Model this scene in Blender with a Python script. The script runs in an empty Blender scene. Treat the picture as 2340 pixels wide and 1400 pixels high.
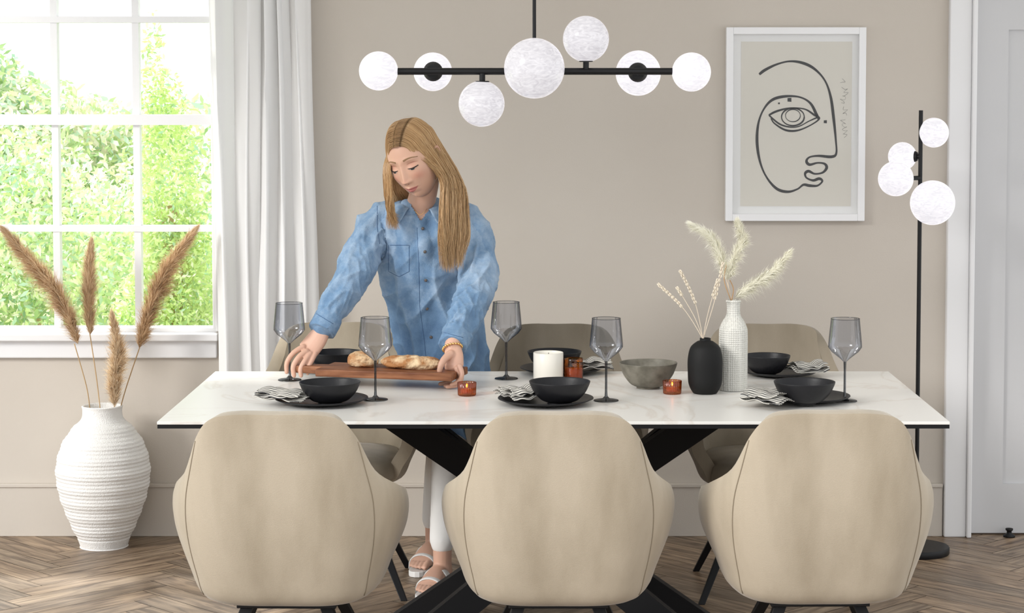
import bpy, bmesh, math, random, time
from math import sin, cos, pi, radians, exp, sqrt
from mathutils import Vector, Matrix, noise
from mathutils.bvhtree import BVHTree
random.seed(7)
V=Vector
# ------------------------------------------------------------------ camera model
F=4757.0; CX=1241.0; CY=502.0; PT=math.atan(300/4757.0); H=1.68
def ray(px,py):
    xc=(px-CX)/F; yc=-(py-CY)/F
    return V((xc, cos(PT)+yc*sin(PT), -sin(PT)+yc*cos(PT)))
def P(px,py,d):
    r=ray(px,py); return V((0,0,H))+r*(d/r.y)
def PZ(px,py,z):
    r=ray(px,py); return V((0,0,H))+r*((z-H)/r.z)

# ------------------------------------------------------------------ materials
def mat(name,col,rough=.5,metal=0,col2=None,nscale=5,stretch=(1,1,1),bump=0,bscale=60,bstretch=(1,1,1),
        sheen=0,spec=.5,lo=.35,hi=.65,sss=0,detail=4,coat=0,emis=None,estr=0):
    m=bpy.data.materials.new(name); m.use_nodes=True
    nt=m.node_tree; b=nt.nodes['Principled BSDF']
    b.inputs['Base Color'].default_value=(*col,1); b.inputs['Roughness'].default_value=rough
    b.inputs['Metallic'].default_value=metal
    b.inputs['Specular IOR Level'].default_value=spec
    b.inputs['Sheen Weight'].default_value=sheen; b.inputs['Sheen Roughness'].default_value=.4
    b.inputs['Coat Weight'].default_value=coat
    if sss:
        b.inputs['Subsurface Weight'].default_value=sss
        b.inputs['Subsurface Radius'].default_value=(.012,.005,.003); b.inputs['Subsurface Scale'].default_value=1
    tc=None
    if col2 or bump:
        tc=nt.nodes.new('ShaderNodeTexCoord')
    if col2:
        mp=nt.nodes.new('ShaderNodeMapping'); mp.inputs['Scale'].default_value=stretch
        n=nt.nodes.new('ShaderNodeTexNoise'); n.inputs['Scale'].default_value=nscale; n.inputs['Detail'].default_value=detail
        r=nt.nodes.new('ShaderNodeValToRGB')
        r.color_ramp.elements[0].position=lo; r.color_ramp.elements[0].color=(*col,1)
        r.color_ramp.elements[1].position=hi; r.color_ramp.elements[1].color=(*col2,1)
        nt.links.new(tc.outputs['Object'],mp.inputs[0]); nt.links.new(mp.outputs[0],n.inputs['Vector'])
        nt.links.new(n.outputs[0],r.inputs[0]); nt.links.new(r.outputs[0],b.inputs['Base Color'])
    if bump:
        mp=nt.nodes.new('ShaderNodeMapping'); mp.inputs['Scale'].default_value=bstretch
        n=nt.nodes.new('ShaderNodeTexNoise'); n.inputs['Scale'].default_value=bscale
        bp=nt.nodes.new('ShaderNodeBump'); bp.inputs['Strength'].default_value=bump; bp.inputs['Distance'].default_value=.01
        nt.links.new(tc.outputs['Object'],mp.inputs[0]); nt.links.new(mp.outputs[0],n.inputs['Vector'])
        nt.links.new(n.outputs[0],bp.inputs['Height']); nt.links.new(bp.outputs[0],b.inputs['Normal'])
    if emis:
        b.inputs['Emission Color'].default_value=(*emis,1); b.inputs['Emission Strength'].default_value=estr
    return m
def thin_glass(name,tint,gloss=.08,rough=.02,edge=.35,tint2=None,gmax=.6):
    m=bpy.data.materials.new(name); m.use_nodes=True; nt=m.node_tree; nt.nodes.clear()
    o=nt.nodes.new('ShaderNodeOutputMaterial'); mx=nt.nodes.new('ShaderNodeMixShader')
    t=nt.nodes.new('ShaderNodeBsdfTransparent'); t.inputs[0].default_value=(*tint,1)
    g=nt.nodes.new('ShaderNodeBsdfGlossy'); g.inputs['Roughness'].default_value=rough
    lw=nt.nodes.new('ShaderNodeLayerWeight'); lw.inputs[0].default_value=edge
    mr=nt.nodes.new('ShaderNodeMapRange'); mr.inputs[3].default_value=gloss; mr.inputs[4].default_value=gmax
    if tint2:
        r=nt.nodes.new('ShaderNodeValToRGB'); r.color_ramp.elements[0].color=(*tint,1); r.color_ramp.elements[1].color=(*tint2,1)
        r.color_ramp.elements[0].position=.25; r.color_ramp.elements[1].position=.85
        nt.links.new(lw.outputs['Facing'],r.inputs[0]); nt.links.new(r.outputs[0],t.inputs[0])
    nt.links.new(lw.outputs['Fresnel'],mr.inputs[0]); nt.links.new(mr.outputs[0],mx.inputs[0])
    nt.links.new(t.outputs[0],mx.inputs[1]); nt.links.new(g.outputs[0],mx.inputs[2]); nt.links.new(mx.outputs[0],o.inputs[0])
    return m
def leafmat(name,c1,c2,tr=.5):
    m=bpy.data.materials.new(name); m.use_nodes=True; nt=m.node_tree; nt.nodes.clear()
    o=nt.nodes.new('ShaderNodeOutputMaterial'); mx=nt.nodes.new('ShaderNodeMixShader'); mx.inputs[0].default_value=tr
    d=nt.nodes.new('ShaderNodeBsdfDiffuse'); t=nt.nodes.new('ShaderNodeBsdfTranslucent')
    tc=nt.nodes.new('ShaderNodeTexCoord'); n=nt.nodes.new('ShaderNodeTexNoise'); n.inputs['Scale'].default_value=1.6
    r=nt.nodes.new('ShaderNodeValToRGB'); r.color_ramp.elements[0].color=(*c1,1); r.color_ramp.elements[1].color=(*c2,1)
    r.color_ramp.elements[0].position=.35; r.color_ramp.elements[1].position=.65
    nt.links.new(tc.outputs['Object'],n.inputs['Vector']); nt.links.new(n.outputs[0],r.inputs[0])
    nt.links.new(r.outputs[0],d.inputs[0]); nt.links.new(r.outputs[0],t.inputs[0])
    nt.links.new(d.outputs[0],mx.inputs[1]); nt.links.new(t.outputs[0],mx.inputs[2]); nt.links.new(mx.outputs[0],o.inputs[0])
    return m

M={}
M['wall']=mat('wall_paint',(.56,.508,.448),.9,col2=(.585,.535,.475),nscale=1.5,bump=.05,bscale=200)
M['white']=mat('white_trim_paint',(.80,.80,.81),.45)
M['door']=mat('door_paint',(.58,.58,.59),.5)
M['ceil']=mat('ceiling_paint',(.85,.85,.84),.9)
M['black']=mat('black_metal',(.006,.006,.007),.45,spec=.3)
M['blacktab']=mat('black_powder_coat',(.005,.005,.006),.55,spec=.25)
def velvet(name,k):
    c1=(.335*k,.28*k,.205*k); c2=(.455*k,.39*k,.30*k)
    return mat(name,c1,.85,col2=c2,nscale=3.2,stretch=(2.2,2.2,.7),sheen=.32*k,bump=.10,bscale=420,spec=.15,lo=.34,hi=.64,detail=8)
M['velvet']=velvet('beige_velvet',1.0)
M['velvet_shaded']=velvet('beige_velvet_shaded',.62)  # same beige velvet, with the shade behind the table put into its colour
M['seam']=mat('velvet_seam',(.25,.205,.145),.9)
M['ceramic']=mat('white_ceramic',(.80,.79,.77),.8,bump=.35,bscale=260)
M['plate']=mat('black_stoneware',(.010,.010,.012),.45,bump=.05,bscale=90,spec=.3)
M['stone']=mat('grey_stoneware',(.11,.10,.075),.6,col2=(.19,.175,.14),nscale=30,bump=.1)
M['matblack']=mat('matte_black_ceramic',(.007,.007,.007),.65,spec=.25)
M['smoke']=thin_glass('smoked_glass',(.74,.75,.78),.03,tint2=(.26,.27,.30))
M['smokedk']=thin_glass('smoked_glass_stem',(.34,.35,.37),.06,tint2=(.12,.12,.13))
M['clear']=thin_glass('window_glass',(.98,.99,.99),.01,edge=.1,gmax=.3)
M['framegl']=thin_glass('picture_glass',(.98,.98,.98),.02,edge=.1,gmax=.4)
M['amber']=thin_glass('amber_glass',(.93,.50,.17),.03,tint2=(.62,.22,.05))
M['wax']=mat('candle_wax',(.85,.82,.74),.5,sss=.3)
M['frost']=mat('frosted_candle_glass',(.74,.71,.64),.25)
M['flame']=mat('flame',(1,.5,.1),.5,emis=(1,.55,.15),estr=8)
M['wood']=mat('acacia_wood',(.13,.042,.017),.5,col2=(.29,.12,.055),nscale=7,stretch=(1.2,9,9),bump=.1,bscale=40,spec=.3)
M['bread']=mat('bread_crust',(.36,.16,.055),.8,col2=(.70,.53,.33),nscale=20,bump=1,bscale=60,lo=.40,hi=.58,detail=8)
M['paper']=mat('art_paper',(.72,.69,.62),.9)
M['mat']=mat('art_mount',(.84,.84,.83),.9)
M['ink']=mat('ink',(.03,.03,.03),.9)
M['pencil']=mat('pencil',(.25,.24,.22),.9)
M['frame']=mat('white_frame',(.84,.84,.85),.35)
M['pampas']=leafmat('pampas_plume',(.74,.55,.35),(.86,.71,.52),.3)
M['pampasdk']=mat('pampas_plume_dark',(.46,.28,.14),.9)
M['cream']=leafmat('cream_plume',(.90,.87,.74),(.95,.94,.86),.3)
M['stem']=mat('dry_stem',(.50,.34,.18),.8)
M['stem2']=mat('pale_stem',(.66,.56,.44),.8)
M['skin']=mat('skin',(.60,.36,.26),.5,sss=.12,col2=(.64,.39,.29),nscale=12)
M['lash']=mat('eyelash',(.03,.018,.012),.8)
M['brow']=mat('eyebrow',(.24,.14,.07),.9)
M['gold']=mat('gold',(.85,.55,.22),.25,1)
M['trouser']=mat('white_trousers',(.80,.79,.77),.9,bump=.3,bscale=14)
M['sandal']=mat('white_sandal',(.80,.79,.77),.5)
M['button']=mat('shirt_button',(.10,.08,.07),.3)
hair_cols=[(.53,.325,.15),(.43,.25,.11),(.64,.43,.225),(.33,.185,.078)]
HM=[mat('blonde_hair_%d'%i,c,.42,spec=.6) for i,c in enumerate(hair_cols)]
M['curtain']=leafmat('linen_curtain',(.93,.93,.93),(.93,.93,.93),.32)
def denim_mat():
    m=mat('denim',(.07,.155,.32),.85,bump=.3,bscale=420,sheen=.1,spec=.2); nt=m.node_tree; b=nt.nodes['Principled BSDF']
    tc=nt.nodes.new('ShaderNodeTexCoord'); n=nt.nodes.new('ShaderNodeTexNoise'); n.inputs['Scale'].default_value=11; n.inputs['Detail'].default_value=14; n.inputs['Roughness'].default_value=.75
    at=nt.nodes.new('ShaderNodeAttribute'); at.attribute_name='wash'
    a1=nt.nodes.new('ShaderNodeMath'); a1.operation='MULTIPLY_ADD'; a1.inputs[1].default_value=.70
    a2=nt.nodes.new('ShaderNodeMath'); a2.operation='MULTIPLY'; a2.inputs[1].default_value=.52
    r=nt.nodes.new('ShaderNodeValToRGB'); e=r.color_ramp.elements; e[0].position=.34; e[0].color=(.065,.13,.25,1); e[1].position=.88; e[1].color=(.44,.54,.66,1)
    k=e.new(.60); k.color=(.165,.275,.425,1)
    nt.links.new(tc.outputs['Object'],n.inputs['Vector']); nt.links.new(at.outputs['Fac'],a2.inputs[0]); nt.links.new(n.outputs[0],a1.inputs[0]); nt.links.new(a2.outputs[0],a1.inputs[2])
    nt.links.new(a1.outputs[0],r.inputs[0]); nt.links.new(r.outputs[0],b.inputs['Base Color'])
    return m
M['denim']=denim_mat()
M['denimlt']=mat('denim_collar',(.15,.255,.40),.85,col2=(.30,.41,.55),nscale=40,bump=.2,bscale=300)
M['stitch']=mat('denim_stitch',(.06,.12,.23),.9)
def globe_mat(name,st,c0):
    m=bpy.data.materials.new(name); m.use_nodes=True; nt=m.node_tree; b=nt.nodes['Principled BSDF']
    tc=nt.nodes.new('ShaderNodeTexCoord'); mp=nt.nodes.new('ShaderNodeMapping'); mp.inputs['Scale'].default_value=(1,1,2.6)
    mp.inputs['Rotation'].default_value=(.3,.6,0)
    n=nt.nodes.new('ShaderNodeTexNoise'); n.inputs['Scale'].default_value=30; n.inputs['Detail'].default_value=7; n.inputs['Distortion'].default_value=2.0
    r=nt.nodes.new('ShaderNodeValToRGB'); r.color_ramp.elements[0].position=.34; r.color_ramp.elements[1].position=.66
    r.color_ramp.elements[0].color=(*c0,1); r.color_ramp.elements[1].color=(.93,.90,.94,1)
    nt.links.new(tc.outputs['Object'],mp.inputs[0]); nt.links.new(mp.outputs[0],n.inputs['Vector']); nt.links.new(n.outputs[0],r.inputs[0])
    nt.links.new(r.outputs[0],b.inputs['Emission Color']); b.inputs['Emission Strength'].default_value=st
    b.inputs['Roughness'].default_value=.2; b.inputs['Specular IOR Level'].default_value=.3
    b.inputs['Base Color'].default_value=(.20,.20,.20,1)
    return m
M['globe']=globe_mat('alabaster_glass_lit',.74,(.66,.63,.68))
M['globe2']=globe_mat('alabaster_glass_bright',.95,(.74,.72,.77))
def marble():
    m=mat('white_ceramic_top',(.80,.785,.76),.3); nt=m.node_tree; b=nt.nodes['Principled BSDF']
    tc=nt.nodes.new('ShaderNodeTexCoord'); n=nt.nodes.new('ShaderNodeTexNoise'); n.inputs['Scale'].default_value=2.2; n.inputs['Detail'].default_value=9; n.inputs['Distortion'].default_value=1.2
    r=nt.nodes.new('ShaderNodeValToRGB'); e=r.color_ramp.elements
    e[0].position=.475; e[0].color=(.77,.755,.72,1); e[1].position=.525; e[1].color=(.77,.755,.72,1)
    k=e.new(.5); k.color=(.69,.65,.60,1)
    nt.links.new(tc.outputs['Object'],n.inputs['Vector']); nt.links.new(n.outputs[0],r.inputs[0]); nt.links.new(r.outputs[0],b.inputs['Base Color'])
    return m
M['marble']=marble()
def stripe():
    m=mat('striped_linen',(.8,.8,.8),.9); nt=m.node_tree; b=nt.nodes['Principled BSDF']
    tc=nt.nodes.new('ShaderNodeUVMap'); w=nt.nodes.new('ShaderNodeTexWave'); w.bands_direction='X'; w.inputs['Scale'].default_value=4.0
    r=nt.nodes.new('ShaderNodeValToRGB'); r.color_ramp.interpolation='CONSTANT'
    r.color_ramp.elements[0].color=(.04,.04,.045,1); r.color_ramp.elements[1].color=(.56,.54,.49,1); r.color_ramp.elements[1].position=.30
    nt.links.new(tc.outputs[0],w.inputs['Vector']); nt.links.new(w.outputs[0],r.inputs[0]); nt.links.new(r.outputs[0],b.inputs['Base Color'])
    return m
M['stripe']=stripe()
def floor_mat():
    m=mat('oak_herringbone',(.3,.2,.12),.40); nt=m.node_tree; b=nt.nodes['Principled BSDF']
    uv=nt.nodes.new('ShaderNodeUVMap'); mp=nt.nodes.new('ShaderNodeMapping'); mp.inputs['Scale'].default_value=(3,26,1)
    n=nt.nodes.new('ShaderNodeTexNoise'); n.inputs['Scale'].default_value=1.6; n.inputs['Detail'].default_value=8; n.inputs['Distortion'].default_value=.8
    r=nt.nodes.new('ShaderNodeValToRGB'); r.color_ramp.elements[0].position=.33; r.color_ramp.elements[1].position=.68
    r.color_ramp.elements[0].color=(.105,.068,.042,1); r.color_ramp.elements[1].color=(.37,.27,.18,1)
    at=nt.nodes.new('ShaderNodeAttribute'); at.attribute_name='tone'
    mx=nt.nodes.new('ShaderNodeMix'); mx.data_type='RGBA'; mx.blend_type='MULTIPLY'; mx.inputs[0].default_value=1
    nt.links.new(uv.outputs[0],mp.inputs[0]); nt.links.new(mp.outputs[0],n.inputs['Vector']); nt.links.new(n.outputs[0],r.inputs[0])
    nt.links.new(r.outputs[0],mx.inputs[6]); nt.links.new(at.outputs['Color'],mx.inputs[7]); nt.links.new(mx.outputs[2],b.inputs['Base Color'])
    bp=nt.nodes.new('ShaderNodeBump'); bp.inputs['Strength'].default_value=.15; bp.inputs['Distance'].default_value=.004
    nt.links.new(n.outputs[0],bp.inputs['Height']); nt.links.new(bp.outputs[0],b.inputs['Normal'])
    return m
M['floor']=floor_mat()
M['grout']=mat('floor_gap',(.05,.032,.02),.8)

# ------------------------------------------------------------------ mesh helpers
def cr(pts,n=6):
    pts=[V(p) for p in pts]; out=[]
    for i in range(len(pts)-1):
        p0=pts[max(i-1,0)];p1=pts[i];p2=pts[i+1];p3=pts[min(i+2,len(pts)-1)]
        for k in range(n):
            t=k/n
            out.append(.5*((2*p1)+(p2-p0)*t+(2*p0-5*p1+4*p2-p3)*t*t+(3*p1-p0-3*p2+p3)*t**3))
    out.append(pts[-1]); return out
def crs(vals,n=6):
    return [max(v.x,1e-4) for v in cr([V((a,0,0)) for a in vals],n)]
def mulr(r,k): return tuple(x*k for x in r) if isinstance(r,(tuple,list)) else r*k
class MB:
    def __init__(s): s.v=[];s.f=[];s.m=[]
    def add(s,vs,fs,mi=0,X=None):
        o=len(s.v)
        if X is not None: s.v.extend([tuple(X@V(v)) for v in vs])
        else: s.v.extend([tuple(v) for v in vs])
        s.f.extend([tuple(i+o for i in f) for f in fs]); s.m.extend([mi]*len(fs))
    def box(s,a,b,mi=0,X=None):
        x0,y0,z0=a;x1,y1,z1=b
        s.add([(x0,y0,z0),(x1,y0,z0),(x1,y1,z0),(x0,y1,z0),(x0,y0,z1),(x1,y0,z1),(x1,y1,z1),(x0,y1,z1)],
              [(0,3,2,1),(4,5,6,7),(0,1,5,4),(1,2,6,5),(2,3,7,6),(3,0,4,7)],mi,X)
    def rings(s,rs,mi=0,cap=True,closed=True):
        n=len(rs[0]); vs=[p for r in rs for p in r]; fs=[]
        for j in range(len(rs)-1):
            for i in range(n if closed else n-1):
                k=(i+1)%n
                fs.append((j*n+i,j*n+k,(j+1)*n+k,(j+1)*n+i))
        if cap:
            fs.append(tuple(range(n-1,-1,-1))); fs.append(tuple(range((len(rs)-1)*n,len(rs)*n)))
        s.add(vs,fs,mi)
    def lathe(s,prof,seg=40,c=(0,0,0),mi=0,rib=0,nr=0,cap=True):
        rs=[]
        for r,z in prof:
            ring=[]
            for i in range(seg):
                a=2*pi*i/seg; rr=max(r,1e-5)*(1+rib*cos(nr*a))
                ring.append((c[0]+rr*cos(a),c[1]+rr*sin(a),c[2]+z))
            rs.append(ring)
        s.rings(rs,mi,cap)
    def tube(s,pts,rad,seg=10,mi=0,cap=True,flat=None,rnd=False):
        pts=[V(p) for p in pts]
        if not isinstance(rad,list): rad=[rad]*len(pts)
        rad=list(rad)
        if rnd:
            d=(pts[0]-pts[1]).normalized(); e=(pts[-1]-pts[-2]).normalized()
            r0=rad[0]; r1=rad[-1]; q0=min(r0) if isinstance(r0,tuple) else r0; q1=min(r1) if isinstance(r1,tuple) else r1
            pts=[pts[0]+d*q0*.95,pts[0]+d*q0*.7]+pts+[pts[-1]+e*q1*.7,pts[-1]+e*q1*.95]
            rad=[mulr(r0,.3),mulr(r0,.7)]+rad+[mulr(r1,.7),mulr(r1,.3)]
        t=(pts[1]-pts[0]).normalized()
        u=t.orthogonal().normalized() if flat is None else (V(flat)-t*t.dot(V(flat))).normalized()
        rs=[]
        for i,p in enumerate(pts):
            if i==0: tt=pts[1]-pts[0]
            elif i==len(pts)-1: tt=pts[-1]-pts[-2]
            else: tt=pts[i+1]-pts[i-1]
            if tt.length<1e-9: tt=t
            tt=tt.normalized(); u=(u-tt*u.dot(tt)).normalized(); w=tt.cross(u)
            r=rad[i]
            if isinstance(r,(tuple,list)): a,b=r
            else: a=b=r
            rs.append([p+u*(a*cos(2*pi*k/seg))+w*(b*sin(2*pi*k/seg)) for k in range(seg)])
        s.rings(rs,mi,cap)
    def ell(s,c,r,mi=0,seg=24,X=None):
        if not isinstance(r,(tuple,list)): r=(r,r,r)
        rs=[];n=seg//2
        for j in range(n+1):
            th=-pi/2+pi*j/n; q=max(cos(th),1e-3)
            ring=[V((r[0]*q*cos(2*pi*i/seg),r[1]*q*sin(2*pi*i/seg),r[2]*sin(th))) for i in range(seg)]
            if X is not None: ring=[X@p for p in ring]
            rs.append([p+V(c) for p in ring])
        s.rings(rs,mi)
    def obj(s,name,mats,parent=None,smooth=True,world=False,mods=()):
        me=bpy.data.meshes.new(name); me.from_pydata(s.v,[],s.f)
        if not isinstance(mats,(list,tuple)): mats=[mats]
        for m in mats: me.materials.append(m)
        me.polygons.foreach_set('material_index',s.m)
        me.polygons.foreach_set('use_smooth',[smooth]*len(s.f)); me.update()
        o=bpy.data.objects.new(name,me); bpy.context.scene.collection.objects.link(o)
        if parent:
            o.parent=parent
            if world: o.matrix_parent_inverse=(Matrix.Translation(parent.location)@parent.rotation_euler.to_matrix().to_4x4()).inverted()
        for md in mods: addmod(o,*md)
        return o
def addmod(o,t,kw=None):
    m=o.modifiers.new(t.lower(),t)
    for a,b in (kw or {}).items(): setattr(m,a,b)
    return m
def bev(w,seg=3): return ('BEVEL',dict(width=w,segments=seg,limit_method='ANGLE',angle_limit=radians(40)))
def group(name,loc=(0,0,0),rz=0):
    e=bpy.data.objects.new(name,None); e.empty_display_size=.1; e.location=loc; e.rotation_euler=(0,0,rz)
    bpy.context.scene.collection.objects.link(e); return e
def bake(o):
    dg=bpy.context.evaluated_depsgraph_get(); dg.update()
    me=bpy.data.meshes.new_from_object(o.evaluated_get(dg)); o.modifiers.clear(); o.data=me
    return o
def sup(a,b,z,c=(0,0),n=32,e=2.6,tilt=0):
    r=[]
    for i in range(n):
        t=2*pi*i/n; ct=cos(t); st=sin(t)
        x=a*math.copysign(abs(ct)**(2/e),ct); y=b*math.copysign(abs(st)**(2/e),st)
        r.append(V((c[0]+x,c[1]+y,z+tilt*y)))
    return r
# ------------------------------------------------------------------ WOMAN
WG=group('woman',(-.34,7.0,0))
def woman():
    b=MB()
    secs=[(958,458,6.80,.054,.048),(959,468,6.81,.072,.062),(961,480,6.83,.112,.080),(965,498,6.85,.150,.102),(970,535,6.865,.166,.118),(975,580,6.885,.168,.122),(980,640,6.915,.158,.124),(992,710,6.945,.150,.128),(1006,780,6.97,.146,.130),(1018,850,6.985,.148,.132),(1022,920,7.0,.156,.138),(1022,985,7.02,.164,.14)]
    rs=[]
    for px,py,d,a,c in secs:
        p=P(px,py,d); rs.append(sup(a,c,p.z,(p.x,p.y),40,2.2))
    b.rings(rs)
    RA=[P(903,498,6.86),P(870,508,6.85),P(838,560,6.80),P(808,622,6.73),P(770,690,6.67),P(742,742,6.625)]
    b.tube(cr(RA,6),crs([.062,.062,.062,.060,.050,.041],6),24,rnd=True)
    LA=[P(1032,502,6.86),P(1066,514,6.855),P(1087,580,6.81),P(1090,650,6.72),P(1062,720,6.60),P(1038,780,6.49)]
    b.tube(cr(LA,6),crs([.062,.064,.062,.060,.052,.040],6),24,rnd=True)
    for Aa in (RA,LA):
        d=(Aa[-1]-Aa[-2]).normalized(); b.tube([Aa[-1]-d*.045,Aa[-1]+d*.025],.046,24)
    fr=[]
    for (px,py),(sp) in zip([(963,500),(969,540),(972,590),(973,645),(976,710),(984,780),(990,850),(992,920),(992,980)],secs[3:]):
        p=P(px,py,sp[2]-sp[4]-.001); fr.append(p)
    b.tube(cr(fr,4),[(.017,.004)]*(4*(len(fr)-1)+1),12,flat=(1,0,0))
    o=b.obj('denim_shirt',[M['denim'],M['denimlt']],WG,True,True,[('REMESH',dict(mode='VOXEL',voxel_size=.0042)),('SMOOTH',dict(iterations=7,factor=.5))])
    bake(o); me=o.data
    armr=[(RA[0],RA[3],RA[5]),(LA[0],LA[3],LA[5])]
    def rdg(q,s=1.0):
        a=abs(noise.noise(q)); return 1-min(1,a*3.0)**.9
    nrm=[v.normal.copy() for v in me.vertices]
    cos_=[]; wash=[]
    for v,nr in zip(me.vertices,nrm):
        p=v.co.copy()
        q=p+noise.noise_vector(p*4)*.05
        f1=(rdg(V((q.x*15+q.z*3.2,q.y*8,q.z*2.0)))-.35)*.019
        f3=(rdg(V((q.x*11-q.z*8,q.y*7+4,q.z*5+7)))-.3)*.009
        f2=noise.noise(V((p.x*34,p.y*34,p.z*24)))*.0015
        da=1e9;wr=0;ai=0
        for n_,ar in enumerate(armr):
            for s_,(a_,b_) in enumerate(((ar[0],ar[1]),(ar[1],ar[2]))):
                ab=b_-a_; t=max(0,min(1,(p-a_).dot(ab)/ab.dot(ab))); dd=(p-(a_+ab*t)).length
                if dd<da: da=dd; wr=(p-a_).dot(ab.normalized())+s_*(ar[0]-ar[1]).length; ai=n_
        isarm=max(0,min(1,(.088-da)/.03))
        n1=noise.noise(p*6+V((5,2,1)))*.035
        fa=(rdg(V(((wr+n1)*12+nr.x*1.0+ai*9,nr.x*1.0+3,nr.z*1.0)))-.35)*.0095+(rdg(V(((wr+n1)*21-nr.x*2.0,nr.x*1.5+3,nr.z*1.5+ai)))-.35)*.004
        k=(f1+f3)*(1-isarm)+fa*isarm+f2
        for e in (RA[5],LA[5]):
            if (p-e).length<.055: k*=.2
        if p.z>1.27: k*=.55
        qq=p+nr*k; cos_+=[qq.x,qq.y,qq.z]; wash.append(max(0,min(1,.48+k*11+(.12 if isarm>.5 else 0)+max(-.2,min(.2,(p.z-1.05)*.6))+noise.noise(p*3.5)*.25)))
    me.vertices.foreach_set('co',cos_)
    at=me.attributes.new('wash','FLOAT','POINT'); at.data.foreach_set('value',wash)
    bm=bmesh.new(); bm.from_mesh(me)
    vb=P(962,506,6.75); vt=P(958,458,6.75); hgt=vt.z-vb.z
    dl=[]
    for f in bm.faces:
        c=f.calc_center_median()
        if c.y<6.80 and c.z>vb.z and abs(c.x-vb.x)<.040*(c.z-vb.z)/hgt: dl.append(f)
    bmesh.ops.delete(bm,geom=dl,context='FACES'); bm.to_mesh(me); bm.free()
    me.polygons.foreach_set('use_smooth',[True]*len(me.polygons)); me.update()
    bv=BVHTree.FromPolygons([v.co.copy() for v in me.vertices],[tuple(p.vertices) for p in me.polygons])
    def onsurf(px,py,off=.0015):
        r=ray(px,py).normalized(); h=bv.ray_cast(V((0,0,H)),r)
        return h[0]-r*off if h[0] is not None else None
    def wrap(pts,n=8,off=.0015):
        out=[]
        for i in range(len(pts)-1):
            for k in range(n):
                t=k/n; q=onsurf(pts[i][0]*(1-t)+pts[i+1][0]*t,pts[i][1]*(1-t)+pts[i+1][1]*t,off)
                if q is not None: out.append(q)
        return out
    sb=MB()
    for pl in ([(862,470),(862,520),(868,560)],[(1072,470),(1072,520),(1066,560)],
               [(953,520),(957,600),(959,700),(970,780),(976,845)],[(888,560),(888,620),(912,632),(935,620),(935,560),(888,560)],
               [(716,712),(765,742)],[(1010,758),(1062,772)]):
        w=wrap(pl,14,.0001)
        if len(w)>3: sb.tube(w,.0010,6)
    sb.obj('seams',M['stitch'],WG,True,True)
    bb=MB()
    for px,py in ((966,522),(971,575),(973,640),(976,705),(985,770),(990,830)):
        q=onsurf(px,py,.0)
        if q is not None: bb.tube([q+V((0,.004,0)),q+V((0,-.0025,0)),q+V((0,-.0035,0))],[.0052,.0052,.0038],14)
    bb.obj('buttons',M['button'],WG,True,True)
    nc=P(960,455,6.81)
    def sheet(rows,name,th=.0035,m='denimlt'):
        bb=MB(); n_=len(rows[0]); vs=[q for r in rows for q in r]; fs=[]
        for j in range(len(rows)-1):
            for i in range(n_-1): a=j*n_+i; fs.append((a,a+1,a+n_+1,a+n_))
        bb.add(vs,fs); return bb.obj(name,M[m],WG,True,True,[('SUBSURF',dict(levels=2,render_levels=2)),('SOLIDIFY',dict(thickness=th))])
    for side in (-1,1):
        r0=[];r1=[];r2=[]; n_=10
        for i in range(n_):
            t=i/(n_-1)
            a=radians(90)+(-side)*radians(150)*t
            cx,sy=cos(a),sin(a)
            drop=.034*t**2
            r0.append(nc+V((.056*cx,.054*sy-.006*t,-.006-drop)))
            r1.append(nc+V((.066*cx,.064*sy-.014*t,.018-drop)))
            ext=.030+.016*t
            r2.append(nc+V(((.070+ext)*cx*(1+.05*t),(.070+ext*.55)*sy-.022*t,-.016-drop-.034*t**2.5)))
        sheet([r0,r1,r2],'collar')
    # trousers
    b=MB(); hip=P(1020,960,7.03)
    f1h=PZ(997,1284,0); f1t=PZ(950,1318,0); f2h=PZ(1018,1338,0); f2t=PZ(958,1380,0)
    an1=V((f1h.x-.005,f1h.y-.045,.09)); an2=V((f2h.x-.008,f2h.y-.045,.09))
    b.tube([hip+V((0,0,.20)),hip+V((0,0,.10)),hip,hip+V((0,0,-.04))],[(.13,.105),(.150,.115),(.145,.115),(.12,.10)],28,flat=(1,0,0),rnd=True)
    h1=hip+V((.065,.01,0)); h2=hip+V((-.06,0,0))
    k1=V((-.345,7.10,.47)); k2=V((-.315,6.93,.47))
    b.tube(cr([h2,(h2+k1)/2+V((0,0,.02)),k1,(k1+an1)/2+V((0,.02,.03)),an1+V((0,0,.07))],6),crs([.085,.075,.060,.052,.044],6),24,rnd=True)
    b.tube(cr([h1,(h1+k2)/2+V((0,0,.02)),k2,(k2+an2)/2+V((0,.02,.03)),an2+V((0,0,.07))],6),crs([.085,.075,.060,.052,.044],6),24,rnd=True)
    b.obj('trousers',M['trouser'],WG,True,True,[('REMESH',dict(mode='VOXEL',voxel_size=.01,use_smooth_shade=True)),('SMOOTH',dict(iterations=4,factor=.5))])
    sk=MB(); sd=MB(); so=MB()
    for an,hl,te in ((an1,f1h,f1t),(an2,f2h,f2t)):
        dr=V((te.x-hl.x,te.y-hl.y,0)).normalized(); sdv=V((dr.y,-dr.x,0)); hb=V((hl.x,hl.y,.022))
        sk.tube([an+V((0,0,.12)),an,an+V((0,0,-.03))],[.034,.031,.034],16,rnd=True)
        path=[hb+V((0,0,.028))+dr*.0,hb+dr*.05+V((0,0,.036)),hb+dr*.11+V((0,0,.032)),hb+dr*.17+V((0,0,.018))]
        sk.tube(cr(path,5),[(a,c) for a,c in zip(crs([.026,.031,.036,.040],5),crs([.027,.034,.026,.015],5))],18,flat=sdv,rnd=True)
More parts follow.
